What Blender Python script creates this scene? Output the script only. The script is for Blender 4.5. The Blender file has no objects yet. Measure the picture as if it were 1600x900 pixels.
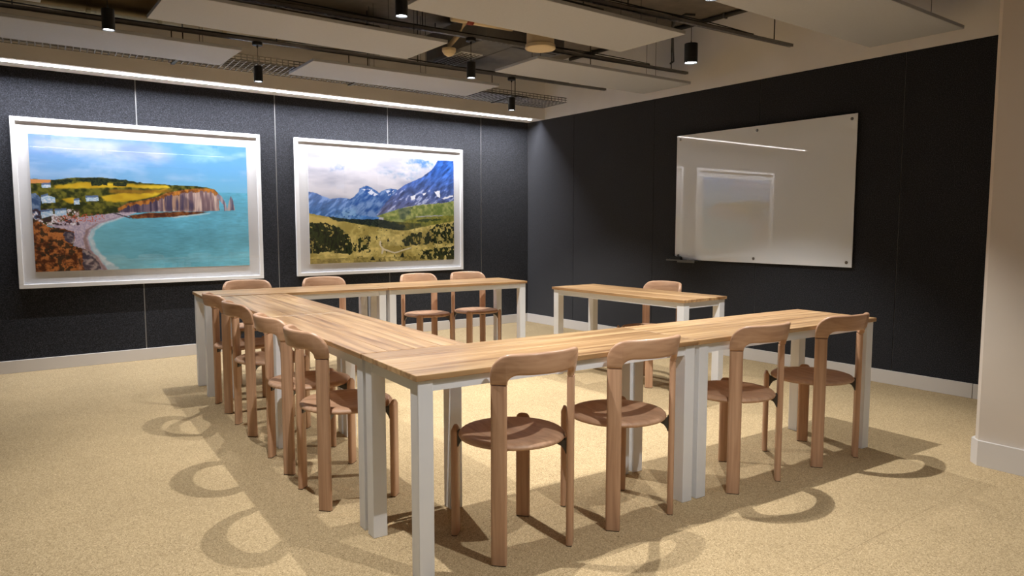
import bpy, bmesh, math, random
import numpy as np
from mathutils import Vector, Matrix

sc = bpy.context.scene
col = sc.collection

# ---------------------------------------------------------------- camera
H_CAM = 1.2503
cd = bpy.data.cameras.new('camera'); cam = bpy.data.objects.new('camera', cd); col.objects.link(cam)
cd.sensor_width = 36.0; cd.lens = 1113.37 / 1600 * 36.0; cd.clip_start = 0.05; cd.clip_end = 60
cam.location = (0, 0, H_CAM)
cam.rotation_euler = (math.pi / 2 - 0.08695, 0.0, -0.64101)
sc.camera = cam

# ---------------------------------------------------------------- world, exposure
wd = bpy.data.worlds.new('world'); sc.world = wd; wd.use_nodes = True
wd.node_tree.nodes['Background'].inputs[0].default_value = (0.9, 0.93, 1.0, 1)
wd.node_tree.nodes['Background'].inputs[1].default_value = 0.15
sc.view_settings.view_transform = 'Standard'; sc.view_settings.look = 'None'
sc.view_settings.exposure = 0.42; sc.view_settings.gamma = 1.0
sc.view_settings.use_curve_mapping = False
SPOT_W = 108.0        # each pendant can
LED_W = 120.0         # picture-wall strip
LED2_W = 9.0        # strip over the entrance side

# ---------------------------------------------------------------- constants of the place
XW, YW, ZC = 5.7336, 7.3425, 2.57      # whiteboard wall, picture wall, top of the felt
ZS = 3.24                              # concrete slab
TR = -0.06                             # the furniture stands 3.4 degrees askew to the walls
def tf(x, y):                          # furniture frame -> room frame
    c, s = math.cos(TR), math.sin(TR)
    return (x * c - y * s, x * s + y * c)

# ---------------------------------------------------------------- helpers
def lin(r, g, b):
    f = lambda c: (c / 255 / 12.92) if c / 255 <= 0.04045 else ((c / 255 + 0.055) / 1.055) ** 2.4
    return (f(r), f(g), f(b), 1)

def obj(name, mesh, mat=None, parent=None, smooth=False):
    o = bpy.data.objects.new(name, mesh); col.objects.link(o)
    if mat and not mesh.materials: mesh.materials.append(mat)
    if parent: o.parent = parent
    if smooth:
        mesh.polygons.foreach_set('use_smooth', [True] * len(mesh.polygons))
    return o

def tag(o, label=None, cat=None, group=None, kind=None):
    if label: o['label'] = label
    if cat: o['category'] = cat
    if group: o['group'] = group
    if kind: o['kind'] = kind
    return o

def thing(name, label, cat, loc=(0, 0, 0), rz=0.0, group=None):
    o = bpy.data.objects.new(name, None); col.objects.link(o)
    o.location = loc; o.rotation_euler = (0, 0, rz); o.empty_display_size = 0.05
    return tag(o, label, cat, group)

def copy_tree(o, parent=None):
    c = o.copy(); col.objects.link(c); c.parent = parent
    for ch in list(o.children): copy_tree(ch, c)
    return c

def bm_mesh(bm, name='mesh'):
    me = bpy.data.meshes.new(name); bm.normal_update(); bm.to_mesh(me); bm.free(); return me

def add_box(bm, lo, hi, bevel=0.0, seg=1):
    vs = [bm.verts.new((x, y, z)) for x in (lo[0], hi[0]) for y in (lo[1], hi[1]) for z in (lo[2], hi[2])]
    F = [(0,1,3,2),(4,6,7,5),(0,4,5,1),(2,3,7,6),(0,2,6,4),(1,5,7,3)]
    fs = [bm.faces.new([vs[i] for i in f]) for f in F]
    if bevel:
        es = list({e for f in fs for e in f.edges})
        bmesh.ops.bevel(bm, geom=es, offset=bevel, segments=seg, profile=0.5, affect='EDGES', clamp_overlap=True)

def box_mesh(lo, hi, bevel=0.0, seg=1):
    bm = bmesh.new(); add_box(bm, lo, hi, bevel, seg); return bm_mesh(bm)

def box(name, lo, hi, mat, parent=None, bevel=0.0, seg=1):
    return obj(name, box_mesh(lo, hi, bevel, seg), mat, parent)

def add_tube(bm, pts, r, n=8, caps=True):
    pts = [Vector(p) for p in pts]; rings = []
    up = Vector((0, 0, 1))
    for i, p in enumerate(pts):
        d = (pts[min(i + 1, len(pts) - 1)] - pts[max(i - 1, 0)]).normalized()
        a = d.cross(up if abs(d.z) < 0.95 else Vector((1, 0, 0))).normalized(); b = d.cross(a)
        rings.append([bm.verts.new(p + r * (math.cos(t) * a + math.sin(t) * b)) for t in [2 * math.pi * k / n for k in range(n)]])
    for i in range(len(rings) - 1):
        for k in range(n):
            bm.faces.new([rings[i][k], rings[i][(k + 1) % n], rings[i + 1][(k + 1) % n], rings[i + 1][k]])
    if caps:
        bm.faces.new(rings[0][::-1]); bm.faces.new(rings[-1])

def tube(name, pts, r, mat, parent=None, n=8):
    bm = bmesh.new(); add_tube(bm, pts, r, n)
    bmesh.ops.recalc_face_normals(bm, faces=bm.faces[:])
    return obj(name, bm_mesh(bm), mat, parent, smooth=True)

def lathe_mesh(prof, n=32):
    """prof: list of (r, z); closes to the axis where r == 0"""
    bm = bmesh.new(); rings = []
    for r, z in prof:
        if r < 1e-6: rings.append([bm.verts.new((0, 0, z))])
        else: rings.append([bm.verts.new((r * math.cos(2 * math.pi * k / n), r * math.sin(2 * math.pi * k / n), z)) for k in range(n)])
    for a, b in zip(rings, rings[1:]):
        for k in range(n):
            k2 = (k + 1) % n
            if len(a) == 1 and len(b) == 1: continue
            if len(a) == 1: bm.faces.new([a[0], b[k], b[k2]])
            elif len(b) == 1: bm.faces.new([a[k], a[k2], b[0]])
            else: bm.faces.new([a[k], a[k2], b[k2], b[k]])
    bmesh.ops.recalc_face_normals(bm, faces=bm.faces[:])
    return bm_mesh(bm)

# ---------------------------------------------------------------- materials
def nodes_of(m):
    nt = m.node_tree; return nt, nt.nodes, nt.links, nt.nodes['Principled BSDF']

def mat_plain(name, rgb, rough=0.6, metal=0.0, spec=0.5, noise=0.0, nscale=40.0, bump=0.0, coat=0.0):
    m = bpy.data.materials.new(name); m.use_nodes = True
    nt, N, L, P = nodes_of(m)
    P.inputs['Base Color'].default_value = rgb; P.inputs['Roughness'].default_value = rough
    P.inputs['Metallic'].default_value = metal; P.inputs['Specular IOR Level'].default_value = spec
    P.inputs['Coat Weight'].default_value = coat; P.inputs['Coat Roughness'].default_value = 0.03
    if noise or bump:
        g = N.new('ShaderNodeNewGeometry')
        t = N.new('ShaderNodeTexNoise'); t.inputs['Scale'].default_value = nscale; t.inputs['Detail'].default_value = 5
        L.new(g.outputs['Position'], t.inputs['Vector'])
        if noise:
            r = N.new('ShaderNodeMapRange'); r.inputs[1].default_value = 0.25; r.inputs[2].default_value = 0.75
            r.inputs[3].default_value = 1 - noise; r.inputs[4].default_value = 1 + noise
            L.new(t.outputs[0], r.inputs[0])
            mx = N.new('ShaderNodeMix'); mx.data_type = 'RGBA'; mx.blend_type = 'MULTIPLY'; mx.inputs[0].default_value = 1
            mx.inputs['A'].default_value = rgb; L.new(r.outputs[0], mx.inputs['B']); L.new(mx.outputs['Result'], P.inputs['Base Color'])
        if bump:
            b = N.new('ShaderNodeBump'); b.inputs['Strength'].default_value = bump; b.inputs['Distance'].default_value = 0.002
            L.new(t.outputs[0], b.inputs['Height']); L.new(b.outputs[0], P.inputs['Normal'])
    return m

def mat_emit(name, rgb, s):
    m = bpy.data.materials.new(name); m.use_nodes = True
    nt, N, L, P = nodes_of(m)
    P.inputs['Base Color'].default_value = (0.8, 0.8, 0.8, 1)
    P.inputs['Emission Color'].default_value = rgb; P.inputs['Emission Strength'].default_value = s
    return m

def mat_wood(name, dark, mid, light, stretch, rough=0.4, vary=0.25, scale=1.0, coat=0.0, contrast=(0.3, 0.5, 0.72)):
    """grain runs along the axis with the small stretch factor, in object space, shifted per object"""
    m = bpy.data.materials.new(name); m.use_nodes = True
    nt, N, L, P = nodes_of(m)
    tc = N.new('ShaderNodeTexCoord'); oi = N.new('ShaderNodeObjectInfo')
    ad = N.new('ShaderNodeVectorMath'); ad.operation = 'MULTIPLY_ADD'
    L.new(oi.outputs['Random'], ad.inputs[0]); ad.inputs[1].default_value = (37, 53, 71); L.new(tc.outputs['Object'], ad.inputs[2])
    mp = N.new('ShaderNodeMapping'); mp.inputs['Scale'].default_value = tuple(s * scale for s in stretch)
    L.new(ad.outputs[0], mp.inputs['Vector'])
    t = N.new('ShaderNodeTexNoise'); t.inputs['Scale'].default_value = 1.0; t.inputs['Detail'].default_value = 6; t.inputs['Distortion'].default_value = 0.6
    L.new(mp.outputs[0], t.inputs['Vector'])
    r = N.new('ShaderNodeValToRGB'); e = r.color_ramp.elements
    e[0].position = contrast[0]; e[0].color = dark; e[1].position = contrast[2]; e[1].color = light
    k = e.new(contrast[1]); k.color = mid
    L.new(t.outputs[0], r.inputs[0])
    hv = N.new('ShaderNodeHueSaturation'); L.new(r.outputs[0], hv.inputs['Color'])
    vr = N.new('ShaderNodeMapRange'); vr.inputs[3].default_value = 1 - vary; vr.inputs[4].default_value = 1 + vary * 0.6
    L.new(oi.outputs['Random'], vr.inputs[0]); L.new(vr.outputs[0], hv.inputs['Value'])
    L.new(hv.outputs[0], P.inputs['Base Color'])
    P.inputs['Roughness'].default_value = rough; P.inputs['Coat Weight'].default_value = coat; P.inputs['Coat Roughness'].default_value = 0.15
    t2 = N.new('ShaderNodeTexNoise'); t2.inputs['Scale'].default_value = 4.0; L.new(mp.outputs[0], t2.inputs['Vector'])
    b = N.new('ShaderNodeBump'); b.inputs['Strength'].default_value = 0.06; b.inputs['Distance'].default_value = 0.001
    L.new(t2.outputs[0], b.inputs['Height']); L.new(b.outputs[0], P.inputs['Normal'])
    return m

def mat_speckle(name, stops, scale, rough=0.95, bump=0.3, sheen=0.0, big=0.12, cells=False):
    """woven or felted fibre surface: fine speckle over a faint large-scale mottle, in room space"""
    m = bpy.data.materials.new(name); m.use_nodes = True
    nt, N, L, P = nodes_of(m)
    g = N.new('ShaderNodeNewGeometry')
    t = N.new('ShaderNodeTexNoise'); t.inputs['Scale'].default_value = scale; t.inputs['Detail'].default_value = 3; t.inputs['Roughness'].default_value = 0.7
    if cells:
        t = N.new('ShaderNodeTexVoronoi'); t.inputs['Scale'].default_value = scale
    L.new(g.outputs['Position'], t.inputs['Vector'])
    r = N.new('ShaderNodeValToRGB'); e = r.color_ramp.elements
    e[0].position, e[0].color = stops[0]; e[1].position, e[1].color = stops[-1]
    for p_, c_ in stops[1:-1]:
        k = e.new(p_); k.color = c_
    L.new(t.outputs['Color'] if cells else t.outputs[0], r.inputs[0])
    t2 = N.new('ShaderNodeTexNoise'); t2.inputs['Scale'].default_value = 2.2; t2.inputs['Detail'].default_value = 3
    L.new(g.outputs['Position'], t2.inputs['Vector'])
    mr = N.new('ShaderNodeMapRange'); mr.inputs[1].default_value = 0.3; mr.inputs[2].default_value = 0.7
    mr.inputs[3].default_value = 1 - big; mr.inputs[4].default_value = 1 + big; L.new(t2.outputs[0], mr.inputs[0])
    mx = N.new('ShaderNodeMix'); mx.data_type = 'RGBA'; mx.blend_type = 'MULTIPLY'; mx.inputs[0].default_value = 1
    L.new(r.outputs[0], mx.inputs['A']); L.new(mr.outputs[0], mx.inputs['B']); L.new(mx.outputs['Result'], P.inputs['Base Color'])
    P.inputs['Roughness'].default_value = rough; P.inputs['Specular IOR Level'].default_value = 0.15
    P.inputs['Sheen Weight'].default_value = sheen
    b = N.new('ShaderNodeBump'); b.inputs['Strength'].default_value = bump; b.inputs['Distance'].default_value = 0.003
    L.new(t.outputs[0], b.inputs['Height']); L.new(b.outputs[0], P.inputs['Normal'])
    return m

def mat_pane(name):
    m = bpy.data.materials.new(name); m.use_nodes = True
    nt = m.node_tree; N = nt.nodes; L = nt.links
    N.remove(N['Principled BSDF'])
    tr = N.new('ShaderNodeBsdfTransparent'); tr.inputs[0].default_value = (0.985, 0.985, 0.985, 1)
    gl = N.new('ShaderNodeBsdfGlossy'); gl.inputs['Roughness'].default_value = 0.002
    mx = N.new('ShaderNodeMixShader'); mx.inputs[0].default_value = 0.035; L.new(tr.outputs[0], mx.inputs[1]); L.new(gl.outputs[0], mx.inputs[2])
    L.new(mx.outputs[0], N['Material Output'].inputs[0])
    return m

M = {}
M['carpet'] = mat_speckle('carpet', [(0.06, lin(126, 108, 79)), (0.25, lin(168, 147, 111)), (0.65, lin(188, 166, 129)), (0.95, lin(216, 194, 156))], 290, bump=0.0, big=0.05, cells=True)
M['felt'] = mat_speckle('felt', [(0.32, lin(15, 16, 19)), (0.5, lin(32, 33, 38)), (0.68, lin(60, 62, 70))], 150, rough=1.0, bump=0.5, sheen=0.35, big=0.08)
M['backing'] = mat_plain('backing', lin(150, 150, 150), 0.7)
M['paint'] = mat_plain('paint', lin(236, 234, 233), 0.85, spec=0.2, noise=0.04, nscale=3)
M['pier'] = mat_plain('pier', lin(212, 201, 188), 0.8, spec=0.25, noise=0.03, nscale=3)
M['skirting'] = mat_plain('skirting', lin(216, 212, 208), 0.45)
M['concrete'] = mat_plain('concrete', lin(128, 120, 110), 0.9, spec=0.2, noise=0.22, nscale=6, bump=0.4)
M['white'] = mat_plain('white', lin(232, 235, 240), 0.42, noise=0.015, nscale=8)
M['framewhite'] = mat_plain('framewhite', lin(236, 236, 236), 0.4)
M['mount'] = mat_plain('mount', lin(226, 226, 228), 0.9)
M['raft'] = mat_plain('raft', lin(184, 188, 197), 0.9, spec=0.1, noise=0.03, nscale=60)
M['black'] = mat_plain('black', lin(18, 18, 20), 0.45)
M['steel'] = mat_plain('steel', lin(120, 118, 114), 0.4, metal=0.85)
M['darksteel'] = mat_plain('darksteel', lin(70, 66, 60), 0.5, metal=0.6)
M['galv'] = mat_plain('galv', lin(140, 140, 142), 0.45, metal=0.55, noise=0.15, nscale=12)
M['brassduct'] = mat_plain('duct', lin(150, 132, 98), 0.35, metal=0.85, noise=0.2, nscale=7)
M['beige'] = mat_plain('beige', lin(222, 204, 170), 0.5)
M['redpipe'] = mat_plain('redpipe', lin(150, 60, 40), 0.5)
M['bracket'] = mat_plain('bracket', lin(72, 68, 64), 0.4, metal=0.5)
M['glide'] = mat_plain('glide', lin(60, 46, 40), 0.6)
M['wire'] = mat_plain('wire', lin(60, 58, 56), 0.5, metal=0.5)
M['board'] = mat_plain('glassboard', lin(230, 235, 242), 0.6, spec=0.0, coat=1.0)
M['board'].node_tree.nodes['Principled BSDF'].inputs['Coat Roughness'].default_value = 0.004
M['board'].node_tree.nodes['Principled BSDF'].inputs['Coat IOR'].default_value = 1.7
M['stud'] = mat_plain('stud', lin(120, 116, 112), 0.3, metal=0.8)
M['pane'] = mat_pane('pane')
M['led'] = mat_emit('led', (0.93, 0.92, 1.0, 1), 4.0)
M['lens'] = mat_emit('lens', (0.9, 0.95, 1.0, 1), 14.0)
oak = dict(dark=lin(126, 90, 58), mid=lin(182, 144, 101), light=lin(212, 178, 132))
M['oak'] = mat_wood('oak', oak['dark'], oak['mid'], oak['light'], (1.3, 24, 24), rough=0.36, vary=0.2, coat=0.15, contrast=(0.27, 0.5, 0.70))
bee = dict(dark=lin(178, 138, 109), mid=lin(195, 155, 124), light=lin(208, 169, 138))
M['beech_v'] = mat_wood('beech_upright', bee['dark'], bee['mid'], bee['light'], (60, 60, 2.5), rough=0.42, vary=0.06, coat=0.1)
M['beech_h'] = mat_wood('beech_across', bee['dark'], bee['mid'], bee['light'], (4, 14, 40), rough=0.42, vary=0.06, coat=0.1)
M['beech_s'] = mat_wood('beech_seat', bee['dark'], bee['mid'], bee['light'], (40, 3.5, 40), rough=0.5, vary=0.06, coat=0.0)

# ---------------------------------------------------------------- the setting
XL, YF = -3.2, -3.2      # the far ends of the place, behind and left of the camera
PIERX, PIERY = 4.148, 1.49
floor = tag(box('floor', (XL, YF, -0.05), (XW + 0.02, YW + 0.02, -0.006), M['carpet']), kind='structure')
TS = 0.5217
tile_me = {}
def tile(w, d):
    k = (round(w, 3), round(d, 3))
    if k not in tile_me:
        bm = bmesh.new(); add_box(bm, (0, 0, -0.006), (w, d, 0.0)); tile_me[k] = bm_mesh(bm); tile_me[k].materials.append(M['carpet'])
    return tile_me[k]
xs = [XW - TS * k for k in range(0, 15)]; ys = [1.35 + TS * k for k in range(-3, 12)]
for i in range(len(xs) - 1):
    for j in range(len(ys)):
        x1, x0 = xs[i], xs[i + 1]; y0 = ys[j]; y1 = min(ys[j] + TS, YW)
        if x0 > PIERX and y1 < PIERY - 0.3: continue
        if y1 - y0 < 0.02: continue
        t = bpy.data.objects.new('carpet_tile', tile(x1 - x0 - 0.0002, y1 - y0 - 0.0008)); col.objects.link(t)
        t.location = (x0 + 0.0001, y0 + 0.0004, 0); t.parent = floor

PT = 0.008               # felt panel thickness
wb = tag(box('wall_back', (XL, YW + PT, 0), (XW + 0.15, YW + 0.15, ZS + 0.02), M['backing']), kind='structure')
seams = [1.207 + 1.266 * k for k in range(-3, 4)]
edges = [XL] + seams + [XW + 0.006]
for a, b in zip(edges, edges[1:]):
    if b - a > 0.1:
        box('acoustic_panel', (a + 0.005, YW, 0.108), (b - 0.005, YW + PT, ZC), M['felt'], wb, bevel=0.0015)
wr = tag(box('wall_right', (XW + PT, PIERY - 0.2, 0), (XW + 0.15, YW + PT, ZS + 0.02), M['backing']), kind='structure')
edges = [YW] + [6.452 - 1.2633 * k for k in range(0, 4)] + [PIERY - 0.2]
for b, a in zip(edges, edges[1:]):
    box('acoustic_panel', (XW, a + 0.002, 0.108), (XW + PT, b - 0.002, ZC), M['felt'], wr, bevel=0.0015)
tag(box('wall_left', (XL - 0.12, YF, 0), (XL, YW + 0.15, ZS + 0.02), M['felt']), kind='structure')
tag(box('wall_front', (XL, YF - 0.12, 0), (XW + 0.15, YF, ZS + 0.02), M['felt']), kind='structure')
# wall end beside the opening, with a chamfered corner
bm = bmesh.new()
c = 0.022
pts = [(PIERX, YF), (XW + 0.15, YF), (XW + 0.15, PIERY), (PIERX + c, PIERY), (PIERX, PIERY - c)]
lo = [bm.verts.new((x, y, 0)) for x, y in pts]; hi = [bm.verts.new((x, y, ZS + 0.02)) for x, y in pts]
n = len(pts)
for k in range(n): bm.faces.new([lo[k], lo[(k + 1) % n], hi[(k + 1) % n], hi[k]])
bm.faces.new(hi); bm.faces.new(lo[::-1])
tag(obj('wall_pier', bm_mesh(bm), M['pier']), kind='structure')
bm = bmesh.new(); t = 0.02; c2 = 0.040
pts = [(PIERX - t, YF), (PIERX, YF), (PIERX, PIERY - c), (PIERX + c, PIERY), (XW, PIERY), (XW, PIERY + t), (PIERX + 0.028, PIERY + t), (PIERX - t, PIERY - 0.028)]
lo = [bm.verts.new((x, y, 0)) for x, y in pts]; hi = [bm.verts.new((x, y, 0.132)) for x, y in pts]; n = len(pts)
for k in range(n): bm.faces.new([lo[k], lo[(k + 1) % n], hi[(k + 1) % n], hi[k]])
bm.faces.new(hi); bm.faces.new(lo[::-1])
bmesh.ops.recalc_face_normals(bm, faces=bm.faces[:])
tag(obj('baseboard_pier', bm_mesh(bm), M['skirting']), kind='structure')
bb = tag(box('baseboard_back', (XL, YW - 0.012, 0), (XW - 0.012, YW + PT, 0.108), M['skirting'], bevel=0.002), kind='structure')
bb = tag(box('baseboard_right', (XW - 0.012, 2.082, 0), (XW + PT, YW, 0.108), M['skirting'], bevel=0.002), kind='structure')
box('end_block', (XW - 0.012, PIERY + t, 0), (XW + PT, 2.078, 0.108), M['skirting'], bb, bevel=0.002)

# painted wall above the felt, a plaster bulkhead along the picture wall, a concrete slab over all
box('upper_wall', (XW, PIERY + 0.005, ZC + 0.001), (XW + PT, YW + PT, ZS), M['paint'], wr)
ceil = tag(box('ceiling', (XL, YF, ZS), (XW + 0.15, YW + 0.15, ZS + 0.1), M['concrete']), kind='structure')
SY, SF = 7.00, 0.45
box('bulkhead', (XL, SY, ZC), (XW, YW + PT, ZS - 0.002), M['paint'], ceil)
box('bulkhead', (XL, YF, ZC), (PIERX, SF, ZS - 0.002), M['paint'], ceil)

# linear LED profiles
def led_strip(label, x0, x1, y, watts, side, joints, tint, tilt=0.0):
    t = thing('led_strip', label, 'light strip', ((x0 + x1) / 2, y, ZC))
    L2 = (x1 - x0) / 2
    cuts = [x0] + joints + [x1]; xc = (x0 + x1) / 2
    for a, b in zip(cuts, cuts[1:]):
        box('diffuser', (a - xc + 0.008, -0.008, -0.0025), (b - xc - 0.008, 0.006, -0.0005), M['led'], t)
    box('light_cutoff_lip', (-L2, side * 0.012 - 0.002, -0.0165), (L2, side * 0.012 + 0.002, 0), M['darksteel'], t)  # added lip, shaped to keep the strip's light off the wall's top band
    ld = bpy.data.lights.new('led_light', 'AREA'); ld.shape = 'RECTANGLE'; ld.size = x1 - x0 - 0.02; ld.size_y = 0.014
    ld.energy = watts; ld.color = tint
    lo_ = bpy.data.objects.new('led_light', ld); col.objects.link(lo_); lo_.parent = t; lo_.location = (0, 0, -0.008); lo_.rotation_euler = (tilt, 0, 0)
    return t
led_strip('long white LED strip in the soffit above the two framed pictures', -0.30, 5.58, 7.06, LED_W, 1, [1.87], (0.93, 0.94, 1.0), math.radians(46))
led_strip('white LED strip in the soffit over the open side of the room', -2.0, 3.9, 0.25, LED2_W, -1, [0.2], (0.86, 0.92, 1.0))

# ---------------------------------------------------------------- tables
ZT = 0.74; TH = 0.021
def table(label, x, y, L, W, rz, grp):
    t = thing('table', label, 'table', (x, y, 0), rz, grp)
    bw = W / 4
    for k in range(4):
        box('top_board', (-L / 2 + 0.001, -W / 2 + k * bw + 0.0005, ZT - TH), (L / 2 - 0.001, -W / 2 + (k + 1) * bw - 0.0005, ZT), M['oak'], t, bevel=0.0016)
    lw = 0.060; ins = 0.012
    zr = ZT - TH - 0.001
    for sx in (-1, 1):
        for sy in (-1, 1):
            cx = sx * (L / 2 - ins - lw / 2); cy = sy * (W / 2 - ins - lw / 2)
            box('leg', (cx - lw / 2, cy - lw / 2, 0), (cx + lw / 2, cy + lw / 2, zr), M['white'], t, bevel=0.002)
    r = 0.022; o = ins + 0.006
    for s in (-1, 1):
        a, b = sorted((s * (W / 2 - o), s * (W / 2 - o - r)))
        box('rail', (-L / 2 + ins + lw, a, zr - 0.042), (L / 2 - ins - lw, b, zr), M['white'], t)
        a, b = sorted((s * (L / 2 - o), s * (L / 2 - o - r)))
        box('rail', (a, -W / 2 + ins + lw, zr - 0.042), (b, W / 2 - ins - lw, zr), M['white'], t)
    return t

def tab(label, x0, x1, y0, y1, along, extra=0.0, grp='oak-topped tables in the meeting square'):
    cx, cy = tf((x0 + x1) / 2, (y0 + y1) / 2)
    if along == 'x': return table(label, cx, cy, x1 - x0, y1 - y0, TR + extra, grp)
    return table(label, cx, cy, y1 - y0, x1 - x0, TR + extra + math.pi / 2, grp)

G = 0.003
nx0, nxs, nx2, ny0, ny1 = 1.039, 2.437, 3.866, 2.180, 2.683
tab('oak-topped white table in row facing the pictures, joined to the corner', nx0, nxs - G, ny0, ny1 - 0.001, 'x')
tab('oak-topped white table ending the row that faces the pictures, by the white pier', nxs + G, nx2, ny0, ny1 - 0.001, 'x')
tab('oak-topped white table in the connecting row, butted against row facing the pictures', nx0, 1.521, ny1 + 0.006, 4.062, 'y')
tab('oak-topped white table in the connecting row, butted against row under the pictures', nx0, 1.521, 4.066, 5.440, 'y')
BA = -0.0165
def brow(label, x0, x1):
    bx1, by0 = 3.748, 5.447
    mx, my = (x0 + x1) / 2 - bx1, 0.255
    c_, s_ = math.cos(BA), math.sin(BA)
    cx, cy = tf(bx1 + mx * c_ - my * s_, by0 + mx * s_ + my * c_)
    return table(label, cx, cy, x1 - x0, 0.51, TR + BA, 'oak-topped tables in the meeting square')
brow('oak-topped white table below the sea cliff picture, at the corner of the rows', 0.945, 2.364)
brow('oak-topped white table below the mountain picture, nearest the black corner', 2.370, 3.748)
cx, cy = tf(3.858, 4.140)
table('oak-topped white table standing alone below the whiteboard', cx, cy, 1.395, 0.486, TR + math.pi / 2 + 0.075, 'oak-topped tables in the meeting square')

# ---------------------------------------------------------------- chairs: round seat, flat tangential legs, bent backrest
def rrect(hw, ht, r, seg=3):
    out = []
    for cx, cy, a0 in ((hw - r, ht - r, 0), (-hw + r, ht - r, 90), (-hw + r, -ht + r, 180), (hw - r, -ht + r, 270)):
        for k in range(seg + 1):
            a = math.radians(a0 + 90 * k / seg); out.append((cx + r * math.cos(a), cy + r * math.sin(a)))
    return out

LP, LWD, LTH = 0.165, 0.060, 0.026
ZJ = 0.676
def leg_mesh(z1, round_top):
    prof = rrect(LWD / 2, LTH / 2, 0.011)
    bm = bmesh.new(); rings = []
    stops = [(0.004, 0.0)] + ([(z1, 0.0)] if not round_top else [(z1 - 0.022, 0.0), (z1 - 0.014, 0.0025), (z1 - 0.007, 0.006), (z1 - 0.002, 0.012), (z1, 0.020)])
    for z, sh in stops:
        f = 1 - sh / (LWD / 2); g_ = 1 - min(sh, 0.008) / (LTH / 2)
        rings.append([bm.verts.new((x * f, y * g_, z)) for x, y in prof])
    n = len(prof)
    for a, b in zip(rings, rings[1:]):
        for k in range(n): bm.faces.new([a[k], a[(k + 1) % n], b[(k + 1) % n], b[k]])
    bm.faces.new(rings[0][::-1]); bm.faces.new(rings[-1])
    return bm_mesh(bm)

def back_mesh():
    arc = math.pi / 2 * 0.1995                     # arc length between the flat ends
    ha = arc / 2; S = ha + LWD
    R = 0.1995; cyo = -(LP - (R * math.sin(math.pi / 4) - LWD / 2 * math.sin(math.pi / 4)))
    # the flat ends must pass through the leg centres
    def place(s, off):
        a = max(-ha, min(ha, s)) / R               # 0 at the rear
        nx, ny = math.sin(a), -math.cos(a)
        px, py = R * nx, R * ny
        e = s - max(-ha, min(ha, s))
        px += e * math.cos(a); py += e * math.sin(a)
        return px + nx * off, py + ny * off
    mx, my = place(ha + LWD / 2, 0)
    dx, dy = LP - mx, -LP - my
    ss = sorted(set([0.0] + [ha * k / 14 for k in range(15)] + [ha - 0.045 * (1 - math.cos(math.radians(90 * k / 7))) for k in range(8)] + [ha + LWD * k / 6 for k in range(7)] + [S - 0.085 * (1 - math.cos(math.radians(90 * k / 9))) for k in range(10)]))
    ss = [-s for s in ss[:0:-1]] + ss
    def ztop(s):
        a = abs(s); z = 0.800 - 0.010 * (a / S) ** 2; rr = 0.085
        if a > S - rr:
            u = (a - (S - rr)) / rr; z -= 0.075 * (1 - math.sqrt(max(0, 1 - u * u)))
        return z
    def zlow(s):
        a = abs(s); rr = 0.045
        if a >= ha: return ZJ
        zm = 0.716
        if a > ha - rr:
            u = 1 - (ha - a) / rr
            return zm - (zm - ZJ) * (1 - math.sqrt(max(0, 1 - u * u)))
        return zm
    bm = bmesh.new(); rings = []
    for s in ss:
        zl, zh = zlow(s), ztop(s); hm = (zh - zl) / 2; zc = (zh + zl) / 2
        flat_low = abs(s) >= ha - 1e-6
        th = LTH / 2 * (1.0 if abs(s) < S - 0.004 else 0.75)
        ring = []
        for off, dz in rrect(th, hm, 0.0105 if hm > 0.012 else hm * 0.8):
            z = zc + dz
            x, y = place(s, off + 0.020 * max(0.0, (z - ZJ) / 0.124))
            ring.append(bm.verts.new((x + dx * (1 if s >= 0 else -1) * min(1, abs(s) / ha), y + dy, z)))
        rings.append(ring)
    n = len(rings[0])
    for a, b in zip(rings, rings[1:]):
        for k in range(n): bm.faces.new([a[k], a[(k + 1) % n], b[(k + 1) % n], b[k]])
    bm.faces.new(rings[0][::-1]); bm.faces.new(rings[-1])
    bmesh.ops.recalc_face_normals(bm, faces=bm.faces[:])
    return bm_mesh(bm)

def bracket_mesh():
    P_ = [(0.2215, 0.368), (0.2215, 0.432), (0.2165, 0.432), (0.213, 0.421), (0.185, 0.4215), (0.135, 0.4215), (0.135, 0.413), (0.175, 0.408), (0.200, 0.397), (0.212, 0.380), (0.2165, 0.368)]
    bm = bmesh.new(); w = 0.016
    A = [bm.verts.new((-w, -r, z)) for r, z in P_]; B = [bm.verts.new((w, -r, z)) for r, z in P_]
    n = len(P_)
    for k in range(n): bm.faces.new([A[k], A[(k + 1) % n], B[(k + 1) % n], B[k]])
    bm.faces.new(A[::-1]); bm.faces.new(B)
    bmesh.ops.recalc_face_normals(bm, faces=bm.faces[:])
    return bm_mesh(bm)

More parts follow.
